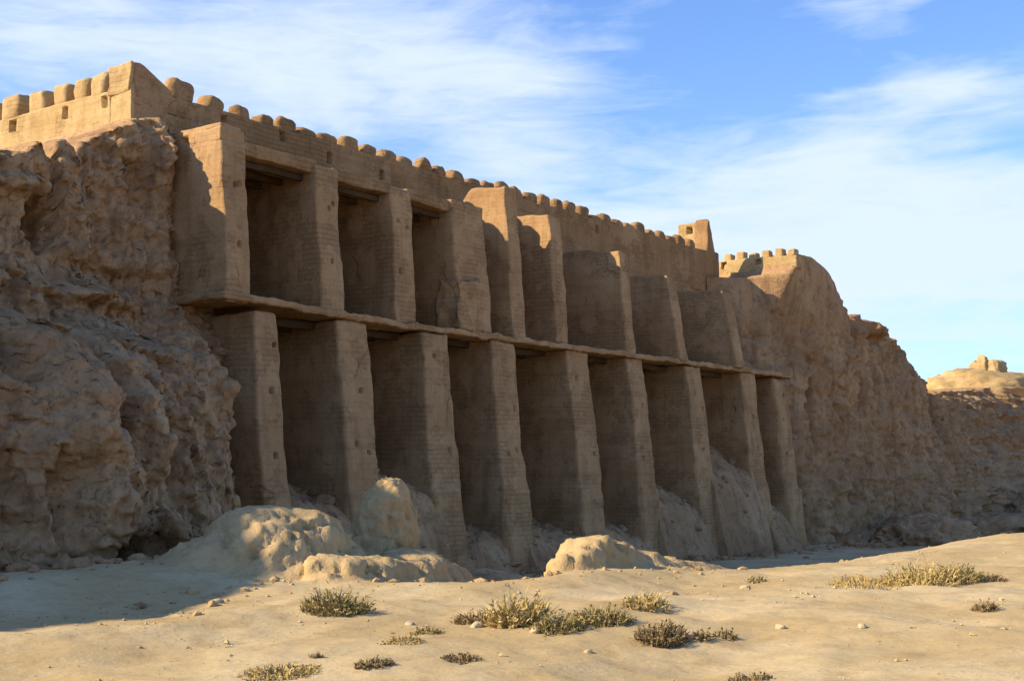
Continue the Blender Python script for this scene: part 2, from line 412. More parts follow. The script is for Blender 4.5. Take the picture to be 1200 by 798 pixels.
# ------------------------------------------------------------------ cliff-like eroded walls
def relief(name, xs, nz, foot, top, table_x, table_z, table, mat, back, feats=(), amp=(.28, .10, .04), seed=0, rill=.16, topfun=None, strata=.06, calm=None, rough=.05, blocky=1.0):
    xs = np.asarray(xs, float); ts = np.linspace(0, 1, nz)
    zt = np.interp(xs, top[0], top[1]); zf = np.interp(xs, foot[0], foot[1])
    zt = zt+.05*fbm(np.stack([xs, xs*0, xs*0], 1), .8, 4, seed+40)
    if topfun is not None: zt = zt+topfun(xs)
    X = np.repeat(xs[:, None], nz, 1); Z = zf[:, None]+(zt-zf)[:, None]*ts[None]
    tab = np.array(table, float); tx = np.array(table_x, float); tz = np.array(table_z, float)
    # interpolate along z for every station, then along x
    rows = np.stack([np.interp(Z.ravel(), tz, tab[k]) for k in range(len(tx))], 0).reshape(len(tx), *Z.shape)
    ii = np.clip(np.searchsorted(tx, xs)-1, 0, len(tx)-2); w = np.clip((xs-tx[ii])/(tx[ii+1]-tx[ii]), 0, 1); w = w*w*(3-2*w)
    cols = np.arange(len(xs))
    Y = rows[ii, cols, :]*(1-w)[:, None]+rows[ii+1, cols, :]*w[:, None]
    for _ in range(3):
        Yp = np.pad(Y, ((0, 0), (2, 2)), mode='edge'); Y = (Yp[:, :-4]+Yp[:, 1:-3]+Yp[:, 2:-2]+Yp[:, 3:-1]+Yp[:, 4:])/5
    for (fx, fz, sx, sz, d, pw) in feats:
        q = ((X-fx)/sx)**2+((Z-fz)/sz)**2
        Y = Y+d*np.exp(-q**pw)
    P = np.stack([X.ravel(), Y.ravel(), Z.ravel()], 1)
    y = Y.ravel().copy()
    kk = np.ones(len(P)) if calm is None else calm(P)
    cr = ridge(P*np.array([1, 1, .45]), 1.1, 5, seed+2)      # sharp cracks and gullies
    y -= kk*(amp[0]*fbm(P, .55, 3, seed)-amp[1]*np.maximum(cr, -.2)*1.6+amp[2]*fbm(P, 4.0, 4, seed+4)+amp[2]*.8*ridge(P, 2.6, 4, seed+3))
    y += kk*(rill*np.maximum(ridge(P*np.array([1, 0, .13]), .75, 4, seed+6), -.1)-rill*.3)
    brk = ss(-.15, .25, fbm(P, .35, 3, seed+30))
    y += kk*blocky*(cells(P, .95, seed, (1, 1, .8))*.17*brk+cells(P, 2.6, seed+1, (1, 1, 1.2))*.065)
    y += kk*strata*fbm(P*np.array([.12, .12, 1.6]), 1.5, 3, seed+8)
    P[:, 1] = y
    P += (vfbm(P, 1.1, 3, seed+11)*.10+vfbm(P, 5.5, 3, seed+13)*rough)*np.array([1, .5, 1])*kk[:, None]
    G = P.reshape(len(xs), nz, 3)
    n0 = G[:, -1, :]
    ex = []
    for k, (dy, dz) in enumerate(((.18, .03), (.5, .05), (1.2, .02))):
        q = n0.copy(); q[:, 1] += dy; q[:, 2] += dz+.04*fbm(q, 1.5, 3, seed+20+k); ex.append(q)
    q = n0.copy(); q[:, 1] = np.maximum(back, q[:, 1]+1.4); ex.append(q)
    q2 = q.copy(); q2[:, 2] = zf-.2; ex.append(q2)
    G = np.concatenate([G]+[e[:, None, :] for e in ex], 1)
    return link(name, G.reshape(-1, 3), gridfaces(len(xs), G.shape[1]), mat)
def ft(px, py, y, sx, sz, d, pw=1.0):
    p = on(px, py, 1, y); return (p[0], p[2], sx, sz, d, pw)

tz = [-1.5, .2, 1.2, 2.2, 3.0, 3.6, 4.0, 4.5, 5.6, 7.5, 9.6]
tx = [-16, 4, 9, 12, 14.5, 16.3, 17.8, 19.2, 20.1, 20.6]
tab = [[-7.0, -6.5, -6.2, -6, -5.6, -5.0, -4.0, -1.2, -.5, 0, .8],
       [-7.0, -6.5, -6.2, -6, -5.6, -4.9, -3.8, -1.0, -.4, 0, .8],
       [-6.8, -6.4, -6.1, -5.8, -5.4, -4.8, -3.6, -.8, -.2, .2, .9],
       [-6.4, -6.0, -5.7, -5.5, -5.1, -4.5, -3.3, -.5, .1, .4, 1.0],
       [-5.4, -5.0, -4.7, -4.5, -4.1, -3.5, -2.5, -.2, .6, .9, 1.3],
       [-4.0, -3.6, -3.4, -3.2, -2.9, -2.4, -1.4, .3, 1.1, 1.4, 1.7],
       [-2.6, -2.2, -1.9, -1.6, -1.2, -.7, .2, 1.0, 1.5, 1.8, 2.0],
       [-1.4, -1.1, -.8, -.4, -.1, .1, .3, .5, 1.3, 1.8, 2.0],
       [-.5, -.1, .2, .5, .7, .8, .9, 1.0, 1.7, 2.0, 2.1],
       [-.3, .1, .4, .7, .9, 1.0, 1.1, 1.2, 1.8, 2.1, 2.2]]
feats = [ft(75, 255, .6, .34, .60, 1.4, 1.4), ft(158, 652, -5.4, .62, .30, 1.9, 1.4), ft(104, 465, -4.0, .20, 1.0, 1.1), ft(163, 500, -3.4, .20, 1.2, 1.3),
         ft(218, 450, -1.9, .62, .8, -.8), ft(133, 500, -4.0, .40, 1.2, -.6), ft(60, 470, -4.5, .6, 1.0, -.5), ft(20, 420, -4.5, .25, .5, .8), ft(185, 560, -3.6, .5, .8, -.3),
         ft(115, 345, .6, 1.5, .18, -.6), ft(140, 318, 1.0, 1.1, .22, .5), ft(178, 172, 1.9, .42, .45, -.6), ft(60, 600, -5.4, .22, .8, .6), ft(255, 570, -2.2, .35, .9, .5), ft(25, 240, .3, .9, .7, .3), ft(30, 205, .3, 1.2, .15, -.3),
         ft(120, 380, -1.6, .8, .25, .5), ft(10, 560, -5.6, .2, .9, .5), ft(110, 590, -5.2, .5, .5, -.4), ft(215, 620, -4, .25, .7, .5)]
tops = [(2, 172), (14, 176), (28, 181), (38, 168), (44, 166), (52, 183), (64, 184), (70, 168), (75, 168), (82, 188), (90, 186), (95, 176), (106, 166), (120, 160), (136, 148), (150, 141), (165, 138), (185, 138), (200, 146), (212, 160)]
tp = [on(a, b, 1, 1.15+.9*min(1, a/150)) for a, b in tops]
lc = relief('eroded_wall', np.concatenate([np.arange(-16, 5, .35), np.arange(5, 9, .12), np.arange(9, 20.5, .045)]), 250, ([-16, 21], [-1.2, -1.6]),
            ([-18, -6, -2, 5, 11, 13.0]+[p[0] for p in tp]+[19.4, 20.6], [11.2, 11.2, 9.8, 9.2, 8.8, 8.2]+[p[2] for p in tp]+[9.45, 9.4]), tx, tz, tab, M_CLIFF, 9.0, feats, amp=(.30, .17, .12), seed=60, rill=.55, strata=.12, rough=.09, topfun=lambda x: np.where(x < 8, .35*fbm(np.stack([x, 0*x, 0*x], 1), .7, 4, 91), 0))  # unseen crest left of the view: height and lumps shaped for the ground shadow
tag(lc, 'massive gullied earth wall in shade on the left, with a dark hollow at its foot', 'eroded wall')

# right hand bastion: weathered face, crest falling away to the right
tz = [-2.2, -1, .3, 2, 4, 6, 8, 9.6, 10.8]
tx = [48.6, 50.2, 50.95, 51.8, 54, 57, 60, 66, 72, 80]
tab = [[1.5, 1.9, 2.1, 2.3, 2.5, 2.7, 2.8, 2.9, 3.0],
       [.2, .4, .6, .8, 1.0, 1.4, 1.6, 1.8, 2.0],
       [-.4, -.1, .1, .3, .6, .8, .7, -.1, -.15],
       [-.9, -.5, -.3, -.1, .0, .1, .1, -.1, -.15],
       [-1.6, -1.2, -.9, -.7, -.5, -.5, -.4, -.3, -.1],
       [-2.2, -1.7, -1.2, -.9, -.7, -.6, -.4, .0, .2],
       [-2.8, -2.1, -1.5, -1.1, -.8, -.6, -.3, .0, .2],
       [-3.6, -2.6, -1.9, -1.3, -.8, -.6, -.2, .2, .4],
       [-4.2, -3.2, -2.4, -1.6, -.9, -.2, .2, .4, .6],
       [-4.6, -3.6, -2.8, -1.8, -.9, -.1, .4, .6, .8]]
feats = [ft(985, 440, -.4, .45, 1.8, -.45), ft(1012, 440, -.4, .16, 1.8, .4), ft(965, 605, -1, .3, .7, 1.1, 1.3), ft(1000, 585, -1, .5, .25, .8), ft(1030, 385, -.3, .5, .4, -.7), ft(1026, 398, -.3, .7, .25, .7), ft(1055, 520, -1, .4, 1.6, .6), ft(1095, 470, -.5, .3, 1.5, .6),
         ft(960, 480, -.3, .2, 1.4, .5), ft(1070, 460, -.4, .8, 1.2, -.4)]
rc = relief('eroded_bastion', np.arange(48.6, 80, .085), 140, ([48, 80], [-2.2, -2.4]),
            ([48.6, 50.2, 50.9, 51.2, 52.6, 53.6, 54.6, 55.6, 56.7, 57.2, 58.6, 60.5, 62.5, 64.2, 65.0, 67, 69, 72, 80], [9.5, 9.5, 9.7, 10.5, 10.55, 10.35, 9.95, 9.45, 8.75, 8.3, 8.55, 8.15, 7.9, 7.6, 6.4, 5.9, 5.3, 5.2, 4.8]), tx, tz, tab, M_CLIFF, 4.5, feats, amp=(.3, .2, .14), seed=75, rill=.62, strata=.09, rough=.07, calm=lambda P: .12+.88*np.clip(ss(8.4, 6.6, P[:, 2])+ss(55.5, 58, P[:, 0]), 0, 1))
tag(rc, 'weathered brown bastion at the right end of the rampart, crest falling to the right', 'bastion')
bpar = empty('parapet_wall', (51.3, 1.4, 9.3), 'small sunlit parapet with tiny merlons and two loopholes on top of the right bastion', 'parapet')
def bhole(px, py):
    p = on(px, py, 0, 51.0); return (0, -1, p[1], p[2], .12, .14, .4)
def bps(W, u):
    W[:, 2] += .62*(1-u[:, 2])*np.clip(1-u[:, 1]*1.1, 0, 1); return W
block('wall_body', (51.0, -.15, 9.3), (51.55, 3.5, 10.50), M_SUNLIT, bpar, step=.13, r=.1, noise=(.08, .6), seed=500, shape=bps, holes=[bhole(849, 311), bhole(888, 309)])
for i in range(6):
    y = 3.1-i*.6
    block('merlon', (51.03, y-.19, 10.4), (51.45, y+.19, 10.80+.06*math.sin(i*2.2)), M_SUNLIT, bpar, step=.1, r=.11, noise=(.05, 1.0), seed=510+i)
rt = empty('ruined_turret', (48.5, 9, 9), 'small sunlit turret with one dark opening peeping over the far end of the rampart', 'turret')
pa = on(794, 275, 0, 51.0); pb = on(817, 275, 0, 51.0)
block('turret_body', (51.0, pb[1], 9.0), (51.5, pa[1], on(810, 262, 0, 51)[2]), M_SUNLIT, rt, step=.16, r=.12, noise=(.06, .6), seed=530,
      holes=[(0, -1, on(808, 271, 0, 51)[1], on(808, 271, 0, 51)[2], .14, .16, .5)])

# ------------------------------------------------------------------ slopes and ruins to the far right
def mound(name, x0, x1, y0, y1, step, hf, mat, label, cat, group=None):
    xs = np.arange(x0, x1, step); ys = np.arange(y0, y1, step)
    A, B = np.meshgrid(xs, ys, indexing='ij')
    z = hf(A.ravel(), B.ravel())
    o = link(name, np.stack([A.ravel(), B.ravel(), z], 1), gridfaces(len(xs), len(ys)), mat)
    if cat: tag(o, label, cat, group)
    return o
tz = [-2.6, -1, .5, 2, 3.5, 5, 7, 9]
tx = [60, 68, 76, 84, 96, 112, 135]
tab = [[-2.6, -1.2, -.2, .6, 1.0, 1.4, 1.6, 1.8],
       [-4.5, -3.0, -2.0, -1.0, -.4, .2, .6, .8],
       [-6.5, -5.0, -3.6, -2.4, -1.2, .0, 1.0, 1.2],
       [-8.5, -6.8, -5.2, -3.6, -2.2, -.8, .6, 1.0],
       [-10, -8.4, -6.8, -5.2, -3.8, -2.2, -.8, 0],
       [-11, -9.6, -8.2, -6.8, -5.2, -3.6, -2, -1],
       [-12, -10.6, -9.2, -7.8, -6.2, -4.6, -3, -2]]
ct = [on(a, b, 1, 0.6) for a, b in ((1108, 458), (1120, 462), (1135, 457), (1150, 455), (1165, 460), (1180, 467), (1200, 476))]
fs = relief('eroded_slope', np.concatenate([np.arange(60, 100, .14), np.arange(100, 135, .4)]), 90, ([60, 135], [-2.6, -2.8]), ([60, 68]+[p[0] for p in ct]+[135], [3.6, 4.2]+[p[2] for p in ct]+[5.0]),
            tx, tz, tab, M_CLIFF, 6, [ft(1180, 495, -1, 2.2, .25, .7)], amp=(.7, .3, .2), seed=88, rill=.4, strata=.5, rough=.1, blocky=1.6)
tag(fs, 'shaded brown slope of collapsed earth at the right edge, below the distant tower', 'earth slope')

ft_ = empty('watchtower', (140, 14, 5), 'distant sunlit golden watchtower with lower walls on the skyline at the right edge', 'tower')
def fp(px, py, k): return CAM+ray(px, py)*k
def farbody(name, cx, top, w, k, seed, wob):
    c = fp(cx, top, k); hw = w*k/FOC*.5
    def sh(W, u):
        q = 1-u[:, 2]; W[:, 0] += (u[:, 0]-.5)*hw*1.3*q; W[:, 1] += (u[:, 1]-.5)*hw*1.3*q
        W[:, 2] -= wob*np.abs(fbm(W, .45, 3, seed))*u[:, 2]**2*2.2
        return W
    return block(name, (c[0]-hw*.8, c[1]-hw*.8, c[2]-6), (c[0]+hw*.8, c[1]+hw*.8, c[2]), M_SUNLIT, ft_, step=.3, r=.5, noise=(.22, .6), seed=seed, rough=.12, shape=sh, chip=1.0)
farbody('tower_body', 1157, 422, 40, 140, 600, .5)
farbody('tower_top', 1151, 416, 11, 139, 603, .3)
farbody('low_wall', 1128, 441, 44, 141, 601, 1.0)
farbody('low_wall', 1188, 437, 44, 142, 602, 1.0)
farbody('low_wall', 1215, 434, 40, 146, 604, .8)
icolump('rubble_foot', fp(1163, 474, 141), (13, 8, 3.5), M_SUNLIT, ft_, sub=5, seed=44, big=.2, mid=.15, fine=.06, rdg=.1)

# ------------------------------------------------------------------ rubble inside the bays
rub_lab = ['brown heap of fallen earth at the back of the first lower bay from the left', 'fallen lumps of earth at the back of the second lower bay from the left', 'low debris at the back of the third lower bay', 'low debris in the fourth lower bay, left of the middle pier', 'small debris bank in the fifth lower bay',
           'steep bank of debris in the sixth lower bay, sloping down to the right', 'largest heap of debris, half filling the seventh lower bay', 'debris bank in the last lower bay on the right']
HEAP = []
RUB = [(2.9, .1, .7), (3.0, .3, .6), (1.0, -.8, .5), (1.4, -.9, .7), (1.2, -1.0, .7), (3.6, -.5, .75), (4.0, .6, .35), (2.6, -.9, .6)]
for i in range(8):
    a = LOW[i][1]-.05; b = LOW[i+1][0]+.05; hb, hf_, tilt = RUB[i]
    def hf(x, y, a=a, b=b, hb=hb, hf_=hf_, tilt=tilt, i=i):
        P = np.stack([x, y, 0*x+i*3.3], 1)
        u = np.clip((x-a)/(b-a), 0, 1); v = np.clip((y+1.0)/3.3, 0, 1)
        z = hf_+(hb-hf_)*v**1.1*(1-tilt*u*(.6+.4*v))
        out = ss(-.35, -1.9, y)             # the tongue that spills out in front of the piers
        z = z-out*(hf_+2.2)*(.75+.9*np.abs(u-.5)*2)
        return z+(.22*fbm(P, .8, 3, 40+i)+.20*ridge(P, 1.6, 3, 50+i)+.07*fbm(P, 5, 3, 55+i))*(1-.5*out)
    xs = np.arange(a-.3, b+.35, .09); ys = np.concatenate([np.arange(-2.0, 5.3, .09), [DY-.01]])
    A, B = np.meshgrid(xs, ys, indexing='ij'); Z = hf(A.ravel(), B.ravel()).reshape(A.shape)
    Z[0] = Z[-1] = -2.6; Z[:, 0] = -2.6; A[0] = A[1]; A[-1] = A[-2]; B[:, 0] = B[:, 1]
    o = link('rubble_heap', np.stack([A.ravel(), B.ravel(), Z.ravel()], 1), gridfaces(*A.shape), M_CLIFF)
    tag(o, rub_lab[i], 'rubble', 'rubble heaps in the lower bays')
    q = np.random.RandomState(900+i)
    for _ in range(45):
        u_, v_ = q.randint(3, A.shape[0]-3), q.randint(8, A.shape[1]//2+10)
        HEAP.append((A[u_, v_], B[u_, v_], Z[u_, v_]))

# ------------------------------------------------------------------ foreground lumps
def place(px, py, y):   # point of the vertical plane y seen at that spot
    return on(px, py, 1, y)
def grd(x, y): return float(H(x, y)[0])
def lump(name, x, y, rad, seed, label, cat, sink=.25, **kw):
    m = kw.pop('mat', M_ROCK)
    o = icolump(name, (x, y, grd(x, y)-sink*rad[2]), rad, m, seed=seed, **kw)
    return tag(o, label, cat)
def lp(px, py, y): p = on(px, py, 1, y); return p[0], p[1]
def pits(P, D):
    rr = np.random.RandomState(4)
    for k in range(34):
        a = rr.uniform(-2.3, .2); e = rr.uniform(.0, .75); c = np.array([math.cos(a)*math.cos(e), math.sin(a)*math.cos(e), math.sin(e)])
        q = ((D-c)**2).sum(1)/rr.uniform(.05, .17)**2
        P = P*(1-rr.uniform(.04, .13)*np.exp(-q))[:, None]
    return P
def fan(P, D):     # spreads the foot of a mound into the ground
    k = 1+.55*ss(.15, -.5, D[:, 2]); P = P.copy(); P[:, 0] *= k; P[:, 1] *= k
    return pits(P, D)
def crest(x, y, pts):          # height above the ground of a rounded ridge along a line of (x, y, height, half width)
    out = np.zeros(len(x))
    for a, b in zip(pts[:-1], pts[1:]):
        n = max(2, int(np.hypot(b[0]-a[0], b[1]-a[1])/.06))
        for t in np.linspace(0, 1, n):
            cx, cy, h, w = [a[q]+(b[q]-a[q])*t for q in range(4)]
            d2 = ((x-cx)**2+(y-cy)**2)/w**2
            out = np.maximum(out, h*np.exp(-d2**1.5))
    return out
def earth(name, pts, label, cat, seed, rug=1.0, mat=None, step=.045):
    P0 = np.array(pts); m = P0[:, 3].max()*1.75
    xs = np.arange(P0[:, 0].min()-m, P0[:, 0].max()+m, step); ys = np.arange(P0[:, 1].min()-m, P0[:, 1].max()+m, step)
    A, B = np.meshgrid(xs, ys, indexing='ij'); x = A.ravel(); y = B.ravel()
    Q = np.stack([x, y, 0*x+seed], 1)
    wx = x+.22*fbm(Q, .9, 3, seed)+.07*fbm(Q, 3, 3, seed+1); wy = y+.22*fbm(Q, .9, 3, seed+2)+.07*fbm(Q, 3, 3, seed+3)
    h = crest(wx, wy, pts)
    k = ss(.02, .22, h)
    h = h*(1+.16*fbm(Q, 1.1, 3, seed+4))
    z = H(x, y)-.025+h+k*(.03*fbm(Q, 4, 4, seed+5))
    V = np.stack([x, y, z], 1)
    G = V.reshape(len(xs), len(ys), 3)
    N = np.cross(np.gradient(G, axis=0).reshape(-1, 3), np.gradient(G, axis=1).reshape(-1, 3)); N /= np.linalg.norm(N, axis=1)[:, None]
    st = np.clip((1-N[:, 2])*2.2, 0, 1)*k*rug                    # steep faces are pitted and crumbling
    r_ = ridge(V, 2.2, 5, seed+6)*.09+ridge(V, 5.5, 4, seed+7)*.05+.05*fbm(V, 9, 3, seed+8)
    pit = np.maximum(fbm(V, 3.2, 2, seed+9)-.22, 0)*.5
    V = V+N*(st*(r_-pit))[:, None]
    o = link(name, V, gridfaces(len(xs), len(ys)), mat or M_ROCK)
    return tag(o, label, cat)
cx, cy = lp(318, 660, -8.0)
earth('earth_mound', [(cx-.45, cy+.3, .50, .75), (cx-.05, cy+.1, .84, .95), (cx+.40, cy-.12, .82, .88)], 'large rounded earth mound by the left wall, sunlit and pitted on its right side', 'mound', 3, 1.1)
x, y = lp(452, 640, -7.5)
lump('boulder', x, y, (.60, .55, .80), 5, 'upright rounded boulder of hardened mud with shaded top and sunlit lower face', 'boulder', sub=6, big=.14, mid=.08, fine=.03, rdg=.04, sink=-1.0, post=pits)
a = lp(392, 690, -9.3); b = lp(450, 690, -9.2); c = lp(490, 690, -8.8); d = lp(522, 690, -8.3)
earth('rubble_ridge', [(x-.1, y+.1, .85, .75), (x+.25, y-.3, .6, .6), (c[0], c[1], .48, .5), (d[0], d[1], .30, .45)], 'crumbly sunlit ridge of earth running down from the upright boulder to the right', 'bank', 8, 1.3)
earth('rubble_ridge', [(a[0], a[1], .34, .48), (b[0], b[1], .33, .42), (c[0], c[1], .36, .42)], 'short pitted bank of earth at the right foot of the large mound', 'bank', 9, 1.4)
x, y = lp(563, 652, -6.2)
lump('earth_mound', x, y, (1.7, .9, .72), 11, 'low smooth grey mound in shade to the right of the upright boulder', 'mound', sub=5, big=.2, mid=.1, fine=.03, rdg=.05, mat=M_CLIFF, rot=-.6, post=fan)
a = lp(664, 676, -11.0); b = lp(687, 676, -10.9); c = lp(735, 676, -11.0); d = lp(800, 676, -11.1); e = lp(868, 676, -11.2)
earth('earth_bank', [(a[0], a[1], .34, .30), (b[0], b[1], .60, .40), (c[0], c[1], .32, .48), (d[0], d[1], .22, .5), (e[0], e[1], .08, .45)], 'sunlit crumbling knob of pale earth with a low bank trailing to its right', 'bank', 14, 1.0)
lump('earth_mound', 57.0, -3.2, (4.2, 2.0, 1.3), 17, 'brown pile of fallen earth at the foot of the right bastion', 'mound', sub=6, big=.3, mid=.2, fine=.1, rdg=.15, mat=M_CLIFF)
lump('earth_mound', 76, -6.5, (9.0, 3.2, 2.6), 19, 'broad low brown mound in front of the shaded slope at the right edge', 'mound', sub=6, big=.3, mid=.2, fine=.08, rdg=.15, mat=M_CLIFF, rot=-.25)

# ------------------------------------------------------------------ shrubs, grass, stones
def shrub(name, px, py, w, h, n, mat, label, cat, seed, lean=.5, bl=.013):
    n = int(n*1.9)
    p = gp(px, py); rr = np.random.RandomState(seed)
    V = []; F = []
    for k in range(n):
        ang = rr.uniform(0, 2*math.pi); rad = math.sqrt(rr.uniform(0, 1))*w*.5
        bx = p[0]+rad*math.cos(ang); by = p[1]+rad*.7*math.sin(ang); bz = grd_fast(bx, by)-.015
        fall = 1-.6*(rad/(w*.5))**2
        L = h*rr.uniform(.35, 1.15)*fall*.95
        az = ang+rr.normal()*.9; ln = abs(rr.normal())*lean
        d = np.array([math.cos(az)*math.sin(ln), math.sin(az)*math.sin(ln), math.cos(ln)])
        sd = np.cross(d, rr.normal(size=3)); sd /= np.linalg.norm(sd)+1e-9
        b0 = np.array([bx, by, bz]); wd = bl*rr.uniform(.6, 1.3)
        m1 = b0+d*L*.55; tip = b0+d*L+np.array([math.cos(az), math.sin(az), -.5])*L*.18*rr.uniform(0, 1)
        i0 = len(V)
        V += [b0-sd*wd*.5, b0+sd*wd*.5, m1+sd*wd*.6, m1-sd*wd*.6, tip]
        F += [[i0, i0+1, i0+2, i0+3], [i0+3, i0+2, i0+4, i0+4]]
        for q in range(2):   # side leaves
            t = rr.uniform(.3, .9); c = b0+d*L*t; s2 = rr.normal(size=3); s2[2] = abs(s2[2])*.6; s2 /= np.linalg.norm(s2)
            l2 = L*.28; w2 = np.cross(s2, d); w2 /= np.linalg.norm(w2)+1e-9
            i0 = len(V)
            V += [c, c+s2*l2*.5+w2*wd*.8, c+s2*l2, c+s2*l2*.5-w2*wd*.8]; F += [[i0, i0+1, i0+2, i0+3]]
    # drop degenerate quads to triangles by mesh.validate
    V = np.array(V)
    me = bpy.data.meshes.new(name)
    base = np.array([p[0], p[1], p[2]])
    me.from_pydata([tuple(v) for v in (V-base)], [], [f if f[-1] != f[-2] else f[:3] for f in F]); me.materials.append(mat)
    o = bpy.data.objects.new(name, me); COL.objects.link(o); o.location = base
    return tag(o, label, cat, 'dry shrubs on the open ground')
_hc = {}
def grd_fast(x, y):
    k = (round(x*6), round(y*6))
    if k not in _hc: _hc[k] = grd(k[0]/6, k[1]/6)
    return _hc[k]
SH = [('shrub', 395, 716, .85, .30, 260, M_OLIVE, 'olive green tuft at the sunlit foot of the large mound', 1),
      ('shrub', 608, 732, .75, .40, 300, M_DRY, 'tallest yellowish shrub, in the middle of the foreground', 2),
      ('dead_shrub', 556, 728, .55, .16, 120, M_BROWN, 'dark dead twigs just left of the tallest yellowish shrub', 3),
      ('shrub', 655, 737, .7, .20, 240, M_OLIVE, 'low olive shrub just right of the tallest yellowish shrub', 4),
      ('shrub', 705, 729, .8, .24, 280, M_OLIVE, 'low olive shrub in the middle of the green strip', 5),
      ('shrub', 757, 713, .7, .22, 200, M_DRY, 'yellowish low shrub at the right end of the green strip', 6),
      ('dead_shrub', 775, 754, .62, .26, 300, M_BROWN, 'wide dark brown dead shrub below the right end of the green strip', 7),
      ('dead_shrub', 823, 749, .2, .16, 50, M_BROWN, 'small dark sprig just right of the wide dark shrub', 8),
      ('dead_shrub', 850, 747, .3, .14, 60, M_BROWN, 'leaning dark sprig, farthest right beside the wide dark shrub', 9),
      ('dead_shrub', 541, 774, .42, .10, 130, M_BROWN, 'flat dark shrub alone near the bottom, left of centre', 10),
      ('dead_shrub', 438, 780, .38, .11, 120, M_BROWN, 'flat dark shrub near the bottom beside the yellow grass', 11),
      ('dead_shrub', 370, 771, .15, .07, 40, M_BROWN, 'tiny dark sprig above the yellow grass near the bottom left', 12),
      ('dry_grass', 330, 792, .75, .10, 240, M_DRY, 'wide patch of yellow dry grass at the bottom edge on the left', 13),
      ('shrub', 500, 742, .4, .10, 90, M_OLIVE, 'sparse olive sprigs between the large mound and the tallest shrub', 14),
      ('dry_grass', 1085, 684, 1.6, .36, 420, M_DRY, 'large yellow clump of dry grass on the right', 15),
      ('dry_grass', 1020, 684, 1.6, .18, 220, M_DRY, 'thin dry grass just left of the large yellow clump on the right', 16),
      ('shrub', 1125, 680, .9, .30, 220, M_OLIVE, 'greenish tuft at the right end of the large yellow clump', 17),
      ('dead_shrub', 1165, 680, .5, .14, 80, M_BROWN, 'dark sprig beside the right edge, level with the yellow clump', 18),
      ('dead_shrub', 1155, 714, .35, .16, 90, M_BROWN, 'small dark tuft alone on the sand near the right edge', 19),
      ('dead_shrub', 880, 797, .5, .10, 110, M_BROWN, 'dark twigs cut by the bottom edge, right of centre', 20),
      ('shrub', 886, 682, .35, .12, 70, M_OLIVE, 'small greenish sprig at the edge of the shadow right of centre', 21),
      ('shrub', 470, 752, .5, .09, 90, M_DRY, 'thin yellowish sprigs below the rubble ridge', 22)]
for s in SH:
    shrub(s[0], s[1], s[2], s[3], s[4], s[5], s[6], s[7], 'dry grass' if s[0] == 'dry_grass' else 'shrub', s[8], lean=.75)
ST = [(560, 735, .09, 'white stone among the dark twigs left of the tallest shrub'), (627, 741, .07, 'white stone under the low olive shrub right of the tallest shrub'), (873, 690, .08, 'pale stone at the edge of the shadow right of centre'),
      (790, 697, .07, 'small dark stone above the wide dead shrub'), (915, 737, .08, 'reddish stone alone on the sand right of centre'), (480, 732, .06, 'small stone on the bare sand below the rubble ridge'),
      (255, 706, .08, 'small stone left of the large mound'), (165, 712, .10, 'dark stone in the shade in front of the left wall'), (945, 654, .12, 'dark stone alone in the shadow before the right bastion'), (690, 765, .05, 'small stone on the bare sand below the green strip'), (1010, 735, .06, 'small stone on the bare sand at the right')]
for i, (px, py, r, lab) in enumerate(ST):
    p = gp(px, py); r *= .72
    o = icolump('stone', (p[0], p[1], p[2]+r*.25), (r*1.2, r*.9, r*.7), M_STONE if i not in (3, 7, 8) else M_CLIFF, sub=3, seed=20+i, big=.35, mid=.2, fine=.05, rot=i)
    tag(o, lab, 'stone', 'stones on the open ground')
# loose gravel: uncountable
rr = np.random.RandomState(5); V = []; F = []
base_v = np.array([(1, 0, 0), (-1, 0, 0), (0, 1, 0), (0, -1, 0), (0, 0, 1), (0, 0, -1)], float)
base_f = np.array([(0, 2, 4), (2, 1, 4), (1, 3, 4), (3, 0, 4), (2, 0, 5), (1, 2, 5), (3, 1, 5), (0, 3, 5)])
n = 9000
gx_ = rr.uniform(4, 34, n); gy_ = rr.uniform(-19, -6, n)
keep = fbm(np.stack([gx_, gy_, 0*gx_], 1), .5, 3, 70) > .02
gx_, gy_ = gx_[keep], gy_[keep]; gz_ = H(gx_, gy_)
for x, y, z in zip(gx_, gy_, gz_):
    s = min(.006+.009*rr.pareto(2.6), .04)
    v = base_v*s*rr.uniform(.6, 1.3, (6, 1))*np.array([1, 1, .7]); a = rr.uniform(0, 6.3)
    v = np.stack([v[:, 0]*math.cos(a)-v[:, 1]*math.sin(a), v[:, 0]*math.sin(a)+v[:, 1]*math.cos(a), v[:, 2]], 1)+(x, y, z+s*.2)
    F.append(base_f+len(V)*6); V.append(v)
gv = link('gravel', np.concatenate(V), np.concatenate(F), M_SAND, smooth=False)
gv['kind'] = 'stuff'; gv['label'] = 'loose gravel scattered over the sandy earth'

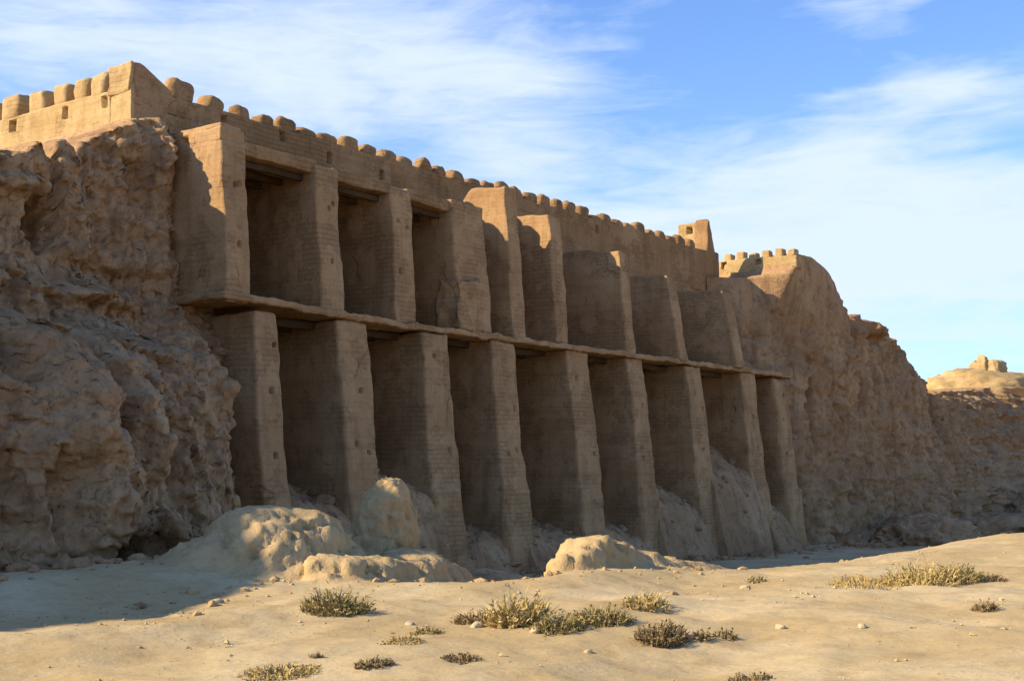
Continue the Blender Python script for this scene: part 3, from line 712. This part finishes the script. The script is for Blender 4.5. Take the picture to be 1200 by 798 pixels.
# clods of fallen earth heaped along the foot of the walls: uncountable
V = []; F = []; n0 = 0
def clods(n, xr, yf, smax):
    global n0
    for k in range(n):
        x = rr.uniform(*xr); y = yf(x)+abs(rr.normal())*-.7+.2
        s = min(.03+.05*rr.pareto(2.2), smax)
        P, f = icolump('c', (0, 0, 0), (s*rr.uniform(.8, 1.4), s*rr.uniform(.7, 1.1), s*rr.uniform(.5, .9)), None, sub=2, seed=rr.randint(400), big=.4, mid=.3, fine=0, rot=rr.uniform(0, 6), link_now=False)
        V.append(P+(x, y, grd_fast(x, y)+s*.15)); F.append(f+n0); n0 += len(P)
clods(260, (6.5, 18), lambda x: np.interp(x, [6, 12, 14.5, 16.3, 18], [-6.6, -6.1, -5.1, -3.8, -2.2]), .16)
clods(420, (18, 50), lambda x: -1.3, .2)
clods(420, (50, 75), lambda x: np.interp(x, [50, 54, 60, 75], [-1.2, -2.0, -3.4, -5.5]), .4)
for (x, y, z) in HEAP:
    s = min(.03+.05*rr.pareto(2.0), .22)
    P, f = icolump('c', (0, 0, 0), (s*rr.uniform(.8, 1.4), s*rr.uniform(.7, 1.1), s*rr.uniform(.5, .9)), None, sub=2, seed=rr.randint(400), big=.4, mid=.3, fine=0, rot=rr.uniform(0, 6), link_now=False)
    V.append(P+(x, y, z+s*.15)); F.append(f+n0); n0 += len(P)
V2 = []; F2 = []; n2 = 0
for (cx_, cy_, sx, sy, n_) in [(13.6, -9.4, 2.2, .55, 150), (17.2, -9.0, 1.8, .6, 130), (17.9, -11.5, 2.0, .45, 120), (24, -10.5, 5, 1.2, 120), (12, -9.9, 2.5, .8, 60)]:
    for _ in range(n_):
        x = cx_+rr.normal()*sx; y = cy_+rr.normal()*sy; q = min(.014+.018*rr.pareto(2.0), .085)
        P, f = icolump('c', (0, 0, 0), (q*rr.uniform(.8, 1.4), q*rr.uniform(.7, 1.1), q*rr.uniform(.5, .9)), None, sub=1, seed=rr.randint(400), big=.5, mid=.4, fine=0, rot=rr.uniform(0, 6), link_now=False)
        V2.append(P+(x, y, grd(x, y)+q*.15)); F2.append(f+n2); n2 += len(P)
cl_ = link('crumbs', np.concatenate(V2), np.concatenate(F2), M_ROCK, smooth=False)
cl_['kind'] = 'stuff'; cl_['label'] = 'crumbs of pale earth scattered round the sunlit mounds'
sc = link('scree', np.concatenate(V), np.concatenate(F), M_CLIFF, smooth=False)
sc['kind'] = 'stuff'; sc['label'] = 'clods of fallen earth along the foot of the walls'

# ------------------------------------------------------------------ light and sky
sv = np.array([-1.1, .92, .85]); sv /= np.linalg.norm(sv)
ld = bpy.data.lights.new('sun', 'SUN'); ld.energy = 5.0; ld.angle = R(.53); ld.color = (1.0, .84, .57)
lo = bpy.data.objects.new('sun', ld); COL.objects.link(lo); lo.location = (-40, 30, 60)
from mathutils import Vector
lo.rotation_euler = Vector(tuple(sv)).to_track_quat('Z', 'Y').to_euler()
W = bpy.data.worlds.new('World'); S.world = W; W.use_nodes = True
T = NT(W.node_tree); T.n.clear()
out = T.new('ShaderNodeOutputWorld'); bg = T.new('ShaderNodeBackground'); bg.inputs[1].default_value = .078
T.l.new(bg.outputs[0], out.inputs[0])
sky = T.new('ShaderNodeTexSky', sky_type='NISHITA'); sky.sun_disc = False
sky.sun_elevation = math.asin(sv[2]); sky.sun_rotation = math.atan2(sv[0], sv[1]); sky.air_density = 1.0; sky.dust_density = .4; sky.ozone_density = 1.6
tc = T.new('ShaderNodeTexCoord'); sp = T.new('ShaderNodeSeparateXYZ'); T.l.new(tc.outputs['Generated'], sp.inputs[0])
az = T.math('ARCTAN2', sp.outputs[0], sp.outputs[1]); el = T.math('ARCSINE', sp.outputs[2])
cb = T.new('ShaderNodeCombineXYZ')
T.l.new(T.math('MULTIPLY', T.math('ADD', az, T.math('MULTIPLY', el, -.25)), 5.0), cb.inputs[0]); T.l.new(T.math('MULTIPLY', el, 15.0), cb.inputs[1])
n1 = T.noise(cb.outputs[0], 1.0, 9, .58, .5)
n2 = T.noise(T.scale(cb.outputs[0], (2.2, 4.0, 1)), 1.0, 6, .6, .8)
def blob(px, py, wx, wy, amt):
    a0, e0 = azel(px, py)
    da = T.math('MULTIPLY', T.math('SUBTRACT', az, a0), FOC/wx); de = T.math('MULTIPLY', T.math('SUBTRACT', el, e0), FOC/wy)
    q = T.math('ADD', T.math('MULTIPLY', da, da), T.math('MULTIPLY', de, de))
    return T.math('MULTIPLY', T.math('EXPONENT', T.math('MULTIPLY', q, -1.0)), amt)
mac = None
for bl in [(120, 50, 420, 120, .34), (480, 60, 170, 70, .26), (640, 85, 130, 28, .34), (600, 190, 120, 45, .2), (1080, 105, 120, 22, .30), (960, 170, 110, 35, .22), (1060, 300, 380, 120, .56), (880, 225, 170, 55, .24), (1100, 130, 160, 40, .16), (560, 160, 220, 60, .12),
           (860, 60, 160, 60, -.12), (740, 160, 120, 60, -.14), (1150, 30, 120, 40, -.10), (760, 260, 90, 26, .12), (1000, 10, 90, 30, .12)]:
    b = blob(*bl); mac = b if mac is None else T.math('ADD', mac, b)
cl = T.math('ADD', T.math('ADD', n1, T.math('MULTIPLY', T.math('SUBTRACT', n2, .5), .55)), mac)
cl = T.ramp(cl, .37, 1.10)
# air whitens towards the horizon
hz = T.math('MULTIPLY', T.math('EXPONENT', T.math('MULTIPLY', T.math('MAXIMUM', el, 0.0), -6.0)), .62)
cl = T.math('MAXIMUM', cl, hz)
skc = T.mix(1.0, sky.outputs[0], (.86, 1.27, 1.86, 1), 'MULTIPLY')
col = T.mix(T.math('MULTIPLY', cl, .92), skc, (6.2, 7.1, 8.5, 1))
T.l.new(col, bg.inputs[0])

# ------------------------------------------------------------------ render settings
S.render.engine = 'CYCLES'
S.cycles.use_denoising = True
S.cycles.max_bounces = 4; S.cycles.diffuse_bounces = 3
S.view_settings.view_transform = 'Standard'; S.view_settings.look = 'None'; S.view_settings.gamma = 1
S.view_settings.exposure = 0.78
for o in S.objects:
    if '_base' in o: del o['_base']
